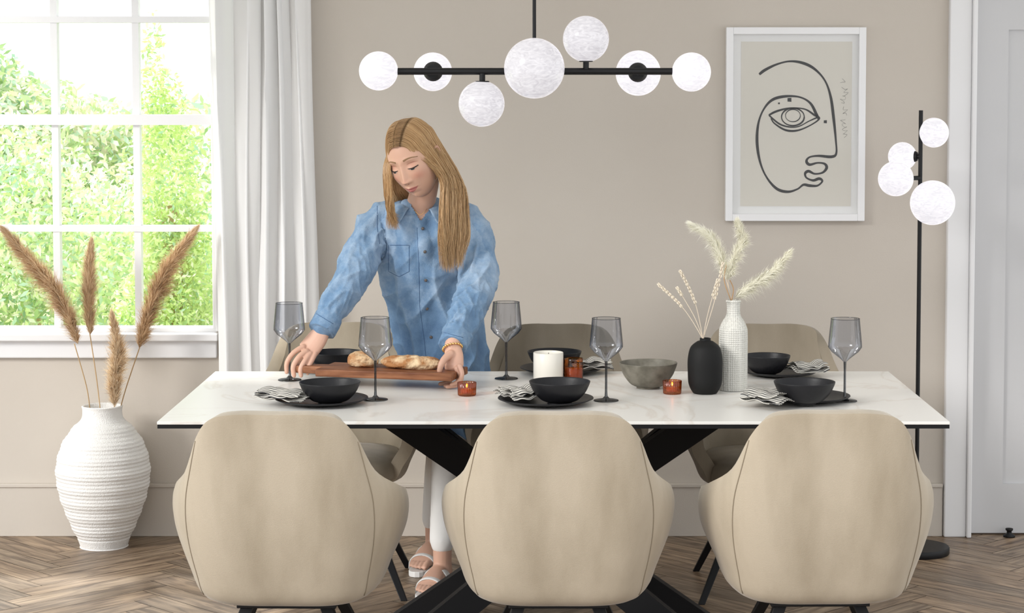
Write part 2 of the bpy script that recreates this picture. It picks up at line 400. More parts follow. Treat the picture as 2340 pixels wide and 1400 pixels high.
        for i,(off,l_,r) in enumerate(((-.030,.055,.0115),(-.012,.055,.0085),(.003,.050,.008),(.017,.043,.0078),(.029,.034,.0075))):
            p0=hb+dr*.168+sdv*off+V((0,0,.014)); sk.tube([p0,p0+dr*l_*.5+V((0,0,.003)),p0+dr*l_+V((0,0,-.004))],[r,r,r*.85],10,rnd=True)
        outl=[]
        for i in range(28):
            a=2*pi*i/28; u=.5-.5*cos(a); wv=(.033+.014*u)*math.copysign(abs(sin(a))**.75,sin(a)); outl.append(hb+dr*(-.028+u*.272)+sdv*wv)
        so.rings([[V((q.x,q.y,0)) for q in outl],[V((q.x,q.y,.020)) for q in outl]])
        for s0,zt_ in ((.085,.068),(.150,.050)):
            arc=[]
            for k in range(13):
                a=pi*k/12; arc.append(hb+dr*s0+sdv*(.047*cos(a))+V((0,0,-.010+(zt_)*sin(a)**.7)))
            sd.tube(arc,[(.020,.004)]*13,8,flat=dr)
    sk.obj('feet',M['skin'],WG,True,True,[('REMESH',dict(mode='VOXEL',voxel_size=.0035,use_smooth_shade=True)),('SMOOTH',dict(iterations=2,factor=.5))])
    so.obj('sandal_soles',M['sandal'],WG,False,True,[bev(.003)]); sd.obj('sandal_straps',M['sandal'],WG,True,True)
    # head
    C=P(946,364,6.70); R=(Matrix.Rotation(radians(-22),3,'Z')@Matrix.Rotation(radians(18),3,'X')@Matrix.Rotation(radians(-12),3,'Y'))
    HX=Matrix.Translation(C)@R.to_4x4()@Matrix.Scale(1.07,4)
    def G(x,s): return exp(-(x/s)**2)
    def headpt(th,ph):
        dx=cos(th)*cos(ph); dy=cos(th)*sin(ph); dz=sin(th)
        x=.0715*dx; y=.092*dy; z=.116*dz
        if z<0:
            k=-z/.116
            x*=1-.30*k**1.8
            if dy<0: y*=1-.02*k
            else: y*=1-.42*k
        else:
            y*=1+.03*sin(pi*min(1,z/.116))
        if dy<0:
            w=min(1,-dy*2.2); ax=abs(x)
            y=y+.006*w*G(x,.05)*G(z,.05)
            o=0
            br=max(0,min(1,(.010-z)/.052)) if z>-.042 else max(0,1-(-.042-z)/.010)
            o-=(.004+.015*br)*G(x,.0075+.0035*br)*(1 if z<.010 else exp(-((z-.010)/.014)**2))
            o-=.006*G(ax-.0115,.0058)*G(z+.0415,.006)
            o+=.009*G(ax-.031,.016)*G(z-.004,.012)
            o-=.0080*G(ax-.031,.0125)*G(z+.001,.0088)
            o-=.0035*G(ax-.028,.02)*G(z-.024,.008)
            o-=.005*G(ax-.040,.020)*G(z+.028,.020)
            o-=.0055*G(x,.018)*G(z+.0640,.0045)
            o-=.0068*G(x,.015)*G(z+.0740,.0055)
            o+=.0028*G(x,.020)*G(z+.0690,.0016)
            o+=.003*G(x,.02)*G(z+.085,.005)
            o-=.007*G(x,.018)*G(z+.101,.011)
            o-=.003*G(x,.022)*G(z+.06,.02)
            y+=o*w
        return V((x,y,z))
    b=MB(); nt_=220; npn=260; vs=[];fs=[]
    for j in range(nt_+1):
        th=-pi/2*.995+pi*.995*j/nt_
        for i in range(npn): vs.append(headpt(th,2*pi*i/npn))
    for j in range(nt_):
        for i in range(npn):
            k=(i+1)%npn; fs.append((j*npn+i,j*npn+k,(j+1)*npn+k,(j+1)*npn+i))
    def mz(x): return -.0690+.0052*(abs(x)/.0235)**2
    def tint(v):
        lip=0;bl=0
        if v.y<-.045:
            ax=abs(v.x); c0=mz(v.x)
            up=c0+.0070*max(0,1-(ax/.0245)**1.6)-.0016*G(v.x,.004); lo_=c0-.0105*max(0,1-(v.x/.0225)**2)
            dd=min(up-v.z,v.z-lo_)
            if ax<.0245: lip=max(0,min(1,dd/.0014+.3))
            bl=.55*G(ax-.040,.016)*G(v.z+.030,.014)+.25*G(v.x,.012)*G(v.z+.040,.01)+.34*G(ax-.031,.013)*G(v.z-.006,.007)
        return lip,bl
    b.add([HX@v for v in vs],fs)
    for sx in (-1,1):
        pts=[V((sx*.071,.004,-.022)),V((sx*.076,.014,-.012)),V((sx*.080,.022,.006)),V((sx*.080,.016,.020)),V((sx*.076,.004,.020)),V((sx*.072,-.002,.008))]
        b.tube([HX@p for p in cr(pts,5)],.0042,8,rnd=True)
        b.ell(HX@V((sx*.072,.008,.0)),(.004,.013,.020),0,14,R)
    hs=mat('face_skin',(.66,.40,.29),.48,sss=.12); nt2=hs.node_tree; bs=nt2.nodes['Principled BSDF']
    al=nt2.nodes.new('ShaderNodeAttribute'); al.attribute_name='face'
    sp_=nt2.nodes.new('ShaderNodeSeparateColor'); m1=nt2.nodes.new('ShaderNodeMix'); m1.data_type='RGBA'; m2=nt2.nodes.new('ShaderNodeMix'); m2.data_type='RGBA'
    m1.inputs[6].default_value=(.58,.345,.245,1); m1.inputs[7].default_value=(.50,.20,.14,1); m2.inputs[7].default_value=(.44,.14,.12,1)
    nt2.links.new(al.outputs['Color'],sp_.inputs[0]); nt2.links.new(sp_.outputs[1],m1.inputs[0]); nt2.links.new(sp_.outputs[0],m2.inputs[0]); nt2.links.new(m1.outputs[2],m2.inputs[6]); nt2.links.new(m2.outputs[2],bs.inputs['Base Color'])
    ho=b.obj('head',[hs],WG,True,True)
    ca=ho.data.attributes.new('face','FLOAT_COLOR','POINT'); arr=[]
    for i in range(len(ho.data.vertices)):
        l_,b_=tint(vs[i]) if i<len(vs) else (0,.2)
        arr+=[l_,b_,0,1]
    ca.data.foreach_set('color',arr)
    fv=[v for v in vs if v.y<-.05 and abs(v.x)<.06]
    def front(x,z,off=.0006):
        near=sorted(fv,key=lambda q:(q.x-x)**2+(q.z-z)**2)[:3]; y=sum(q.y for q in near)/3; return HX@V((x,y-off,z))
    ls=MB(); bw=MB(); ey=MB(); wt=MB()
    for sx in (-1,1):
        pts=[front(sx*(.0170+.0295*t),-.0030-.0025*sin(pi*t)+.001*t) for t in [i/10 for i in range(11)]]
        ls.tube(pts,[.0008+.0012*sin(pi*i/10)+.0005*i/10 for i in range(11)],6)
        lo_=[front(sx*(.0182+.0265*t),-.0032-.0078*sin(pi*t)+.001*t,.0002) for t in [i/10 for i in range(11)]]
        for i in range(10):
            mi_=1 if 3<=i<=6 else 0
            wt.add([pts[i],pts[i+1],lo_[i+1],lo_[i]],[(0,1,2,3)],mi_)
        for i in range(2,11):
            p=pts[i]; q=p+(R@V((sx*.35*(i/10),-.8,-.50))).normalized()*.0065; ls.tube([p,q],[.0005,.0001],4)
        cz=[front(sx*(.017+.030*t),.0095+.0025*sin(pi*t),.0002) for t in [i/8 for i in range(9)]]
        ey.tube(cz,[.0003+.0004*sin(pi*i/8) for i in range(9)],6)
        bw2=[front(sx*(.013+.038*t),.0225+.0060*sin(pi*min(1,t*.85+.05))-.002*t,.0002) for t in [i/10 for i in range(11)]]
        bw.tube(bw2,[(.0008,.0030*(1-.65*i/10)) for i in range(11)],8,flat=(0,-1,0))
        ls.tube([front(sx*.0072,-.0478,-.0006),front(sx*.0045,-.0490,-.0006)],.0012,6)
    pts=[front(.0235*t,mz(.0235*t),.0001) for t in [i/8-1 for i in range(17)]]
    ey.tube(pts,.0007,6)
    ls.obj('eyelashes',M['lash'],WG,True,True); bw.obj('eyebrows',M['brow'],WG,True,True); ey.obj('lid_creases',mat('skin_crease',(.30,.11,.08),.7),WG,True,True)
    wt.obj('eyes',[mat('eye_white',(.62,.56,.52),.3),mat('iris',(.05,.07,.08),.2)],WG,True,True)
    b=MB(); nb=P(966,505,6.85)
    b.tube(cr([C+R@V((0,.035,-.04)),C+R@V((0,.028,-.085)),P(962,468,6.79),nb],5),crs([.044,.043,.048,.062],5),24,rnd=True)
    b.ell(P(962,494,6.80),(.065,.052,.045)); b.obj('neck',M['skin'],WG,True,True,[('REMESH',dict(mode='VOXEL',voxel_size=.005,use_smooth_shade=True)),('SMOOTH',dict(iterations=5))])
    er=HX@V((.080,.002,-.034)); b=MB(); b.tube([er+R@V((0,.012*cos(a*pi/10),.012*sin(a*pi/10))) for a in range(21)],.0014,8); b.obj('earring',M['gold'],WG,True,True)
    b=MB(); b.tube(cr([P(938,468,6.76),P(947,480,6.742),P(960,491,6.738),P(973,480,6.742),P(982,468,6.76)],6),.0007,6); b.obj('necklace',M['gold'],WG,True,True)
    # hair
    rnd=random.Random(3); HV=[];HF=[];HMI=[]
    def strand(pts,n=4,w=1,m_=None):
        c=cr(pts,n); k=len(c); mi_=rnd.choices([0,1,2,3],weights=[5,3,3,1.2])[0] if m_ is None else m_; o=len(HV)
        for i,p in enumerate(c):
            r=.0009*w*(1 if i<k*.7 else max(.12,1-(i-k*.7)/(k*.3)))
            HV.extend([(p.x+r,p.y,p.z),(p.x-r*.5,p.y-r*.87,p.z),(p.x-r*.5,p.y+r*.87,p.z+r*.3)])
        for i in range(k-1):
            a=o+3*i; HF.extend([(a,a+1,a+4,a+3),(a+1,a+2,a+5,a+4),(a+2,a,a+3,a+5)])
            mm=mi_ if i>4 else (rnd.choice((1,3)) if rnd.random()<.4-.08*i else mi_)
            HMI.extend([mm]*3)
    def L(phi,v,sx,k):
        yv=-.084+.170*v
        rr=sqrt(max(.05,1-(yv/.102)**2))
        x=sx*(.0715*rr)*sin(phi)*k; z=.116*rr*cos(phi)*k+ .002
        y=yv*k+ .030*sin(phi)*(1-v)
        return HX@V((x,y,z))
    N=4300
    clump=[(rnd.uniform(-8,8),rnd.uniform(-9,9),rnd.uniform(-16,8)) for _ in range(80)]
    for i in range(N):
        sx=1 if rnd.random()<.62 else -1
        v=rnd.random(); lay=rnd.random(); k=1.03+.10*lay
        cl=clump[int(v*39)+(40 if sx>0 else 0)]
        j=lambda a:rnd.uniform(-a,a)
        up=[L(radians(a),v,sx,k if a>12 else 1.025+.05*lay) for a in (0.2,10,26,46,68)]
        if sx>0:
            f=v
            a1=P(1005+47*min(1,f*1.25)+j(4)+cl[0]*.5, 400+20*f+j(8), 6.655+.10*f+j(.01))
            a2=P(1007+57*f**.8+j(4)+cl[0]*.8, 470+j(8), 6.655+.07*f+j(.012))
            a3=P(1009+58*f+j(5)+cl[0], 540+j(8), 6.66+.05*f+j(.012))
            end=572+50*rnd.random()**.7-14*abs(f-.3)+cl[2]
            a4=P(1013+38*f+j(6)+cl[1],end,6.67+.03*f+j(.015))
            pts=up+[a1,a2,a3,a4]
        else:
            if v<.55:
                f=v/.55
                a1=P(890-12*f+j(3),385+j(8),6.645+.05*f)
                a2=P(895-16*f+j(3)+cl[0]*.5,440+j(8),6.66+.04*f)
                a3=P(897-12*f+j(4)+cl[0]*.8,480+j(6),6.68+.03*f+j(.008))
                a4=P(893+14*(1-f)-4*f+j(6)+cl[1]*.7,rnd.uniform(490,526),6.70+j(.01))
                pts=up+[a1,a2,a3,a4]
            else:
                f=(v-.55)/.45
                a1=P(890+30*f+j(6),420,6.76+.05*f); a2=P(905+50*f+j(8),470,6.80+.09*f); a3=P(915+55*f+j(8),520+j(20),6.85+.10*f)
                pts=up+[a1,a2,a3]
        strand(pts,4,rnd.uniform(.7,1.25))
    for i in range(22):
        v=rnd.random(); up=[L(radians(a),v,1,1.12+rnd.random()*.04) for a in (2,22,45,68)]
        strand(up+[P(1052+rnd.uniform(-5,16),430,6.72),P(1066+rnd.uniform(-8,8),520,6.70),P(1055+rnd.uniform(-20,10),600,6.69)],5,.35)
    hb_=MB(); hb_.v=HV; hb_.f=HF; hb_.m=HMI; hb_.obj('hair',HM,WG,True,True)
    b=MB(); vs2=[];fs2=[]; n1,n2=40,48
    for j_ in range(n1+1):
        th=-.45*pi/2+(pi/2*1.45*.999)*j_/n1
        for i in range(n2):
            q=headpt(th,2*pi*i/n2); q=V((q.x*1.03,q.y*1.03+.002,q.z*1.02)); vs2.append(q)
    for j_ in range(n1):
        for i in range(n2):
            k=(i+1)%n2; f=(j_*n2+i,j_*n2+k,(j_+1)*n2+k,(j_+1)*n2+i); c=(vs2[f[0]]+vs2[f[2]])/2
            if c.z>.086 or c.y>.0 or (c.z>.02 and c.y>-.055+(.086-c.z)*.6): fs2.append(f)
    b.add([HX@q for q in vs2],fs2); b.obj('scalp_hair',HM[1],WG,True,True,[('SOLIDIFY',dict(thickness=.003))])
    def hand(name,palm,prad,fingers,thumb,wr):
        b=MB()
        b.tube(cr(wr,4),[.026]*(4*(len(wr)-1)+1),18,rnd=True)
        b.tube(cr(palm,5),[(a,c) for a,c in zip(crs([q[0] for q in prad],5),crs([q[1] for q in prad],5))],20,flat=(1,.0,.35),rnd=True)
        for f,r in fingers: b.tube(cr(f,4),crs([r*1.08,r,r*.93,r*.78],4),12,rnd=True)
        b.tube(cr(thumb,4),crs([.0135,.0115,.0102,.0082],4),12,rnd=True)
        b.obj(name,M['skin'],WG,True,True,[('REMESH',dict(mode='VOXEL',voxel_size=.0021,use_smooth_shade=True)),('SMOOTH',dict(iterations=3,factor=.5))])
    d=6.60
    hand('right_hand',[P(738,752,d+.02),P(724,775,d+.01),P(704,800,d)],[(.026,.020),(.034,.018),(.036,.015)],
        [([P(693,792,d-.01),P(671,806,d-.025),P(656,828,d-.035),P(655,850,d-.04)],.0088),
         ([P(700,802,d-.02),P(682,817,d-.040),P(670,838,d-.052),P(672,858,d-.055)],.0092),
         ([P(709,808,d-.02),P(697,824,d-.045),P(687,842,d-.058),P(688,858,d-.06)],.0088),
         ([P(720,808,d-.015),P(712,825,d-.038),P(704,840,d-.050),P(703,853,d-.052)],.0078)],
        [P(722,778,d+.02),P(700,805,d+.035),P(681,826,d+.04),P(668,842,d+.035)],[P(750,725,d+.04),P(738,752,d+.02)])
    d=6.41
    hand('left_hand',[P(1034,792,d+.05),P(1037,812,d+.035),P(1038,836,d+.02)],[(.025,.020),(.030,.018),(.030,.017)],
        [([P(1022,838,d+.04),P(1030,856,d+.05),P(1026,872,d+.05),P(1006,877,d+.05)],.0088),
         ([P(1036,842,d+.02),P(1049,858,d+.02),P(1043,876,d+.02),P(1018,881,d+.02)],.0092),
         ([P(1044,842,d+.0),P(1054,860,d-.005),P(1046,878,d-.005),P(1022,883,d-.005)],.0088),
         ([P(1050,836,d-.01),P(1056,854,d-.02),P(1049,870,d-.025),P(1032,878,d-.025)],.0076)],
        [P(1030,808,d+.02),P(1016,820,d+.0),P(1008,834,d-.01),P(1004,848,d-.012)],[P(1040,768,d+.07),P(1034,792,d+.05)])
    b=MB(); c=P(1034,795,d+.048); ax=(P(1034,792,d+.05)-P(1038,815,d+.03)).normalized(); u=ax.orthogonal().normalized(); w_=ax.cross(u)
    for i in range(22):
        a=2*pi*i/22; q=c+(u*cos(a)+w_*sin(a))*.030; b.ell(q,(.0042,.0042,.0042),0,8)
    b.obj('bracelet',M['gold'],WG,True,True)
woman()

# ------------------------------------------------------------------ ROOM
YW=7.75
def xw(px,py=500,d=YW): return P(px,py,d).x
def zw(py,d=YW): return P(1241,py,d).z
WX0=xw(-250); WX1=xw(492); WZ0=zw(762); WZ1=2.34
XL=-3.3; XD0=xw(2160,700); XD1=XD0+.10; XD2=XD1+.84; XR=3.4; ZC=2.85
b=MB()
T=.16
b.box((XL,YW,0),(WX0,YW+T,ZC)); b.box((WX0,YW,0),(WX1,YW+T,WZ0)); b.box((WX0,YW,WZ1),(WX1,YW+T,ZC)); b.box((WX1,YW,0),(XD0,YW+T,ZC))
b.box((XD0,YW,2.14),(XD2+.1,YW+T,ZC)); b.box((XD2+.1,YW,0),(XR,YW+T,ZC))
b.obj('wall_back',M['wall'],smooth=False)
b=MB(); b.box((XL,4.9,ZC),(XR,YW+T,ZC+.1)); b.obj('ceiling',M['ceil'],smooth=False)
zb=zw(1103)
b=MB(); b.box((XL,YW-.016,0),(XD0-.004,YW,zb-.012)); b.box((XL,YW-.022,zb-.014),(XD0-.004,YW,zb))
b.obj('baseboard_back',M['wall'],smooth=False,mods=[bev(.003)])
g=group('window_1',((WX0+WX1)/2,YW,WZ0))
b=MB(); fy0=YW+.045; fy1=YW+.10
b.box((WX0,fy0-.03,WZ0),(WX0+.05,fy1,WZ1)); b.box((WX1-.016,fy0-.03,WZ0),(WX1,fy1,WZ1)); b.box((WX0,fy0-.032,WZ1-.05),(WX1,fy1+.001,WZ1)); b.box((WX0,fy0-.032,WZ0),(WX1,fy1+.001,WZ0+.02))
yy=YW+.06
b.obj('frame',M['white'],g,False,True,[bev(.003)])
b=MB()
for px in (129,314.5,-57):
    x=xw(px,400,yy); b.box((x-.0125,fy0,WZ0+.01),(x+.0125,fy1-.015,WZ1-.03))
b.obj('mullions',M['white'],g,False,True)
b=MB()
for py,hw in ((45,.0115),(273.5,.0195),(521.5,.0115),(757,.008)):
    z=zw(py,yy); b.box((WX0+.04,fy0-(.014 if hw>.015 else .004),z-hw),(WX1-.012,fy1-.012,z+hw))
b.obj('rails',M['white'],g,False,True)
b=MB()
zs0=zw(780,YW-.05); zs1=zw(818,YW-.02)
b.box((WX0-.08,YW-.05,zs0-.0),(WX1+.012,YW+.10,WZ0+.004)); b.box((WX0-.06,YW-.022,zs1),(WX1+.004,YW,zs0+.002))
b.obj('sill',M['white'],g,False,True,[bev(.005)])
b=MB(); b.box((WX0+.02,YW+.088,WZ0),(WX1-.01,YW+.091,WZ1-.02)); b.obj('glass_pane',M['clear'],g,False,True)
b=MB(); b.box((WX0-.07,YW-.018,WZ0),(WX0,YW,WZ1+.07)); b.box((WX0,YW-.018,WZ1),(WX1+.06,YW,WZ1+.07)); b.box((WX1,YW-.018,WZ0+.01),(WX1+.04,YW,WZ1)); b.obj('casing',M['white'],g,False,True,[bev(.004)])
b=MB()
b.box((XD0,YW-.03,0),(XD1-.018,YW+T,2.14)); b.box((XD1-.018,YW-.045,0),(XD1,YW+T,2.14))
b.box((XD2,YW-.03,0),(XD2+.1,YW+T,2.14)); b.box((XD0,YW-.03,2.06),(XD2+.1,YW+T,2.16))
b.obj('trim_1',M['white'],smooth=False,mods=[bev(.005)])
g=group('door_1',((XD1+XD2)/2,YW,0))
b=MB(); dy=YW+.02; D0=XD1+.004; D1=XD2-.004
zt=zw(68,dy); z1=zw(1105,dy)
sx=xw(2298,600,dy)-D0
b.box((D0,dy,0.006),(D0+sx,dy+.04,2.05)); b.box((D1-sx,dy,0.006),(D1,dy+.04,2.05))
b.box((D0+sx,dy,zt),(D1-sx,dy+.04,2.05)); b.box((D0+sx,dy,0.006),(D1-sx,dy+.04,z1))
b.box((D0+sx,dy+.014,z1-.01),(D1-sx,dy+.034,zt+.01))
b.obj('leaf',M['door'],g,False,True)
b=MB(); b.box((XD1,YW+.02,-.02),(XD2,YW+T,.0055)); b.box((XD1,YW+.062,.0055),(XD2,YW+T,.02)); b.obj('threshold',M['grout'],g,False,True)
b=MB(); p=V((D1-.06,dy,1.0)); b.tube([p,p+V((0,-.05,0))],.01); b.tube([p+V((0.01,-.05,0)),p+V((-.11,-.05,0))],.009,rnd=True)
b.obj('handle',M['black'],g,True,True)
c=PZ(2306,1226,0)
b=MB(); b.lathe([(.022,0),(.022,.006),(.010,.012),(.009,.022),(.014,.026),(.014,.032),(.0,.034)],24,c); b.obj('door_stop',M['black'])
# floor herringbone
bm=bmesh.new(); uvl=bm.loops.layers.uv.new('UVMap'); tl=bm.loops.layers.float_color.new('tone')
W=.10; n=6; ca=cos(pi/4)
def plank(x0,y0,x1,y1,hz):
    def R(x,y): return ((x-y)*ca*W, (x+y)*ca*W)
    g_=.012
    cs=[(x0+g_,y0+g_),(x1-g_,y0+g_),(x1-g_,y1-g_),(x0+g_,y1-g_)]
    pts=[R(*c) for c in cs]; cx=sum(p[0] for p in pts)/4; cy=sum(p[1] for p in pts)/4+3
    if not(-4.2<cx<4.6 and 1.2<cy<8.3): return
    vs=[bm.verts.new((p[0],p[1]+3,0)) for p in pts]; f=bm.faces.new(vs)
    t=random.uniform(.75,1.18); wv=random.uniform(-.04,.04); ou=random.random()*50; ov=random.random()*50
    for l,c in zip(f.loops,cs):
        a,b_=(c[0]-x0,c[1]-y0) if hz else (c[1]-y0,c[0]-x0)
        l[uvl].uv=(a*W+ou,b_*W+ov); l[tl]=(t+wv,t,t-wv,1)
for k in range(-120,120):
    for m_ in range(-12,12):
        o=k+2*n*m_
        plank(o,k,o+n,k+1,True); plank(o+n,k-n+1,o+n+1,k+1,False)
for co,no in (((0,YW+.02,0),(0,1,0)),((XL,0,0),(-1,0,0)),((XR,0,0),(1,0,0)),((0,1.6,0),(0,-1,0))):
    bmesh.ops.bisect_plane(bm,geom=bm.verts[:]+bm.edges[:]+bm.faces[:],plane_co=co,plane_no=no,clear_outer=True)
me=bpy.data.meshes.new('floor')
vs=[bm.verts.new(p) for p in ((XL,1.6,-.002),(XR,1.6,-.002),(XR,YW+.02,-.002),(XL,YW+.02,-.002))]; f=bm.faces.new(vs); f.material_index=1
bm.normal_update(); bm.to_mesh(me); me.materials.append(M['floor']); me.materials.append(M['grout'])
bpy.context.scene.collection.objects.link(bpy.data.objects.new('floor',me))
def curtain():
    g=group('curtain',(xw(600),YW-.09,0)); b=MB()
    x0=xw(489,400,7.66); x1=xw(709,400,7.66); nx=180; nz=60; z0=.015; z1=2.62; vs=[];fs=[]
    for j in range(nz+1):
        z=z0+(z1-z0)*j/nz
        for i in range(nx+1):
            u=i/nx; ph=u*2*pi*5.2+1.3*sin(u*9+1)+.5*noise.noise(V((u*4,z*.8,3)))
            tp=1-.3*j/nz
            amp=.030*tp*(1+.5*sin(u*13))
            x=x0+(x1-x0)*u+.014*sin(ph*2+z*.6)+.010*sin(z*2.1+u*7)+(.014*(1-j/nz)*(1 if u>.5 else .4))
            y=YW-.088+amp*sin(ph+.25*sin(z*1.7))*(1 if u<.97 else .5)+.010*noise.noise(V((u*22,z*2.2,1)))
            vs.append((x,min(y,YW-.024),z))
    for j in range(nz):
        for i in range(nx):
            a=j*(nx+1)+i; fs.append((a,a+1,a+nx+2,a+nx+1))
    b.add(vs,fs); b.obj('fabric',M['curtain'],g,True,True)
    b=MB(); b.tube([(WX0-.3,YW-.09,2.62),(WX1+.45,YW-.09,2.62)],.012,16,rnd=True)
    for x in (WX0-.2,WX1+.40): b.tube([(x,YW-.09,2.62),(x,YW,2.62)],.008)
    b.obj('rod',M['white'],g,True,True)
curtain()

# ------------------------------------------------------------------ garden outside
LM=[leafmat('leaf_bright',(.66,.80,.34),(.88,.94,.60),.55),leafmat('leaf_mid',(.40,.58,.28),(.66,.80,.46),.55),leafmat('leaf_teal',(.48,.68,.56),(.72,.86,.76),.55),leafmat('leaf_pale',(.92,.94,.84),(.95,.86,.76),.55)]
def foliage(name,blobs,nl,size,wts,trunk=None):
    g=group(name,(blobs[0][0][0],blobs[0][0][1],-.3)); b=MB(); vs=[];fs=[];ms=[]
    tot=[r[0]*r[1]*r[2] for c,r in blobs]
    gs=random.gauss
    for i in range(nl):
        c,r=random.choices(blobs,weights=tot)[0]
        d=V((gs(0,1),gs(0,1),gs(0,1))).normalized(); k=random.uniform(.62,1.04)
        p=V((c[0]+d.x*r[0]*k,c[1]+d.y*r[1]*k,max(-.22,c[2]+d.z*r[2]*k)))
        s_=size*random.uniform(.6,1.4)
        a=V((gs(0,1),gs(0,1),gs(0,1))).normalized(); q=a.orthogonal().normalized()
        o=len(vs); vs.extend([tuple(p-a*s_),tuple(p+q*s_*.42),tuple(p+a*s_),tuple(p-q*s_*.42)]); fs.append((o,o+1,o+2,o+3)); ms.append(random.choices([0,1,2,3],weights=wts)[0])
    b.v=vs; b.f=fs; b.m=ms
    b.obj('foliage',LM,g,False,True)
    t=MB(); c=blobs[0][0]; t.tube([(c[0],c[1],-.345),(c[0]+.05,c[1],c[2]*.5),(c[0],c[1],c[2])],[.09,.07,.04],10); t.obj('trunk',M['stem'],g,True,True)
def wp(px,py,d): p=P(px,py,d); return (p.x,p.y,p.z)
foliage('garden_conifer',[(wp(385,470,11.5),(.17,.17,.75)),(wp(352,250,11.5),(.08,.08,.55)),(wp(400,680,11.5),(.25,.25,.6)),(wp(370,800,11.5),(.3,.3,.5))],19000,.019,(7,2,0.5,2))
bl=[]
for i in range(26):
    x=-7.5+i*.33; bl.append(((x,14+random.uniform(-.6,.6),random.uniform(.3,1.10)),(.5,.5,.55)))
    bl.append(((x,14.2+random.uniform(-.6,.6),random.uniform(-.0,.4)),(.6,.5,.5)))
foliage('garden_hedge',bl,70000,.031,(4,3,3,4))
foliage('garden_tree',[(wp(60,370,16),(.9,.8,.65)),(wp(-200,300,16),(1.0,.8,.9)),(wp(240,330,16.5),(.7,.6,.35)),(wp(470,350,16),(.5,.6,.45)),(wp(180,480,16),(1.2,.6,.5))],26000,.044,(3,3,3,5))
b=MB(); b.box((-14,YW+T,-.6),(8,26,-.35)); b.obj('lawn',mat('grass',(.30,.45,.14),.9,col2=(.5,.62,.28),nscale=12),smooth=False)
# ------------------------------------------------------------------ TABLE
TZ=.75; TX0=-1.081; TX1=1.139; TY0=5.78; TY1=6.82; TC=(TX0+TX1)/2
g=group('dining_table',(TC,6.3,0))
b=MB(); b.box((TX0,TY0,TZ-.009),(TX1,TY1,TZ-.0003)); b.obj('tabletop',M['marble'],g,False,True,[bev(.0015,2)])
b=MB(); b.box((TX0+.001,TY0+.001,TZ-.020),(TX1-.001,TY1-.001,TZ-.0092)); b.obj('top_frame',M['blacktab'],g,False,True)
def beam(b,p0,p1,w,h,mi=0):
    p0=V(p0);p1=V(p1); t=(p1-p0).normalized(); s=t.cross(V((0,1,0))).normalized(); u=s.cross(t)
    cs=[]
    for p,zc in ((p0,TZ-.021),(p1,.0)):
        ring=[p+s*w/2+u*h/2,p-s*w/2+u*h/2,p-s*w/2-u*h/2,p+s*w/2-u*h/2]
        cs.append([q+t*((zc-q.z)/t.z) for q in ring])
    b.rings(cs,mi)
b=MB()
for sx,ya,yb in ((-1,6.20,6.50),(1,6.21,6.51),(-1,6.38,6.08),(1,6.39,6.09)):
    beam(b,(TC+sx*.50,ya,TZ-.03),(TC-sx*.45,yb,.0),.088,.055)
b.box((TC-.62,6.15,TZ-.035),(TC+.62,6.25,TZ-.0205)); b.box((TC-.62,6.34,TZ-.035),(TC+.62,6.44,TZ-.0205))
b.obj('star_base',M['blacktab'],g,False,True)

# ------------------------------------------------------------------ CHAIRS
ROWS=[
 [(0,-.10,.335),(.06,-.10,.335),(.10,-.09,.335),(.125,-.07,.335),(.14,-.045,.335),(.15,-.01,.335),(.15,.04,.34),(.13,.09,.345)],
 [(0,-.185,.355),(.11,-.183,.355),(.165,-.168,.357),(.20,-.138,.36),(.22,-.09,.365),(.232,-.03,.37),(.232,.06,.375),(.21,.14,.38)],
 [(0,-.222,.43),(.118,-.219,.43),(.18,-.203,.43),(.222,-.167,.43),(.25,-.11,.432),(.262,-.04,.435),(.264,.06,.435),(.24,.16,.43)],
 [(0,-.25,.54),(.12,-.247,.54),(.19,-.231,.54),(.24,-.192,.535),(.275,-.13,.525),(.293,-.05,.515),(.296,.06,.505),(.27,.175,.48)],
 [(0,-.265,.64),(.115,-.262,.64),(.19,-.247,.64),(.24,-.212,.63),(.28,-.145,.60),(.303,-.06,.572),(.306,.06,.55),(.28,.185,.52)],
 [(0,-.278,.76),(.11,-.275,.76),(.178,-.262,.755),(.222,-.234,.72),(.265,-.165,.66),(.302,-.07,.615),(.306,.06,.585),(.28,.18,.55)],
 [(0,-.288,.862),(.10,-.286,.862),(.165,-.275,.848),(.204,-.25,.80),(.243,-.185,.705),(.292,-.08,.648),(.299,.06,.612),(.274,.172,.577)],
]
def chair_grid():
    full=[]
    for r in ROWS:
        row=[(-x,y,z) for x,y,z in reversed(r[1:])]+list(r); full.append(cr(row,5))
    return [cr([full[j][i] for j in range(len(full))],5) for i in range(len(full[0]))]
CG=chair_grid()
CMESH={}
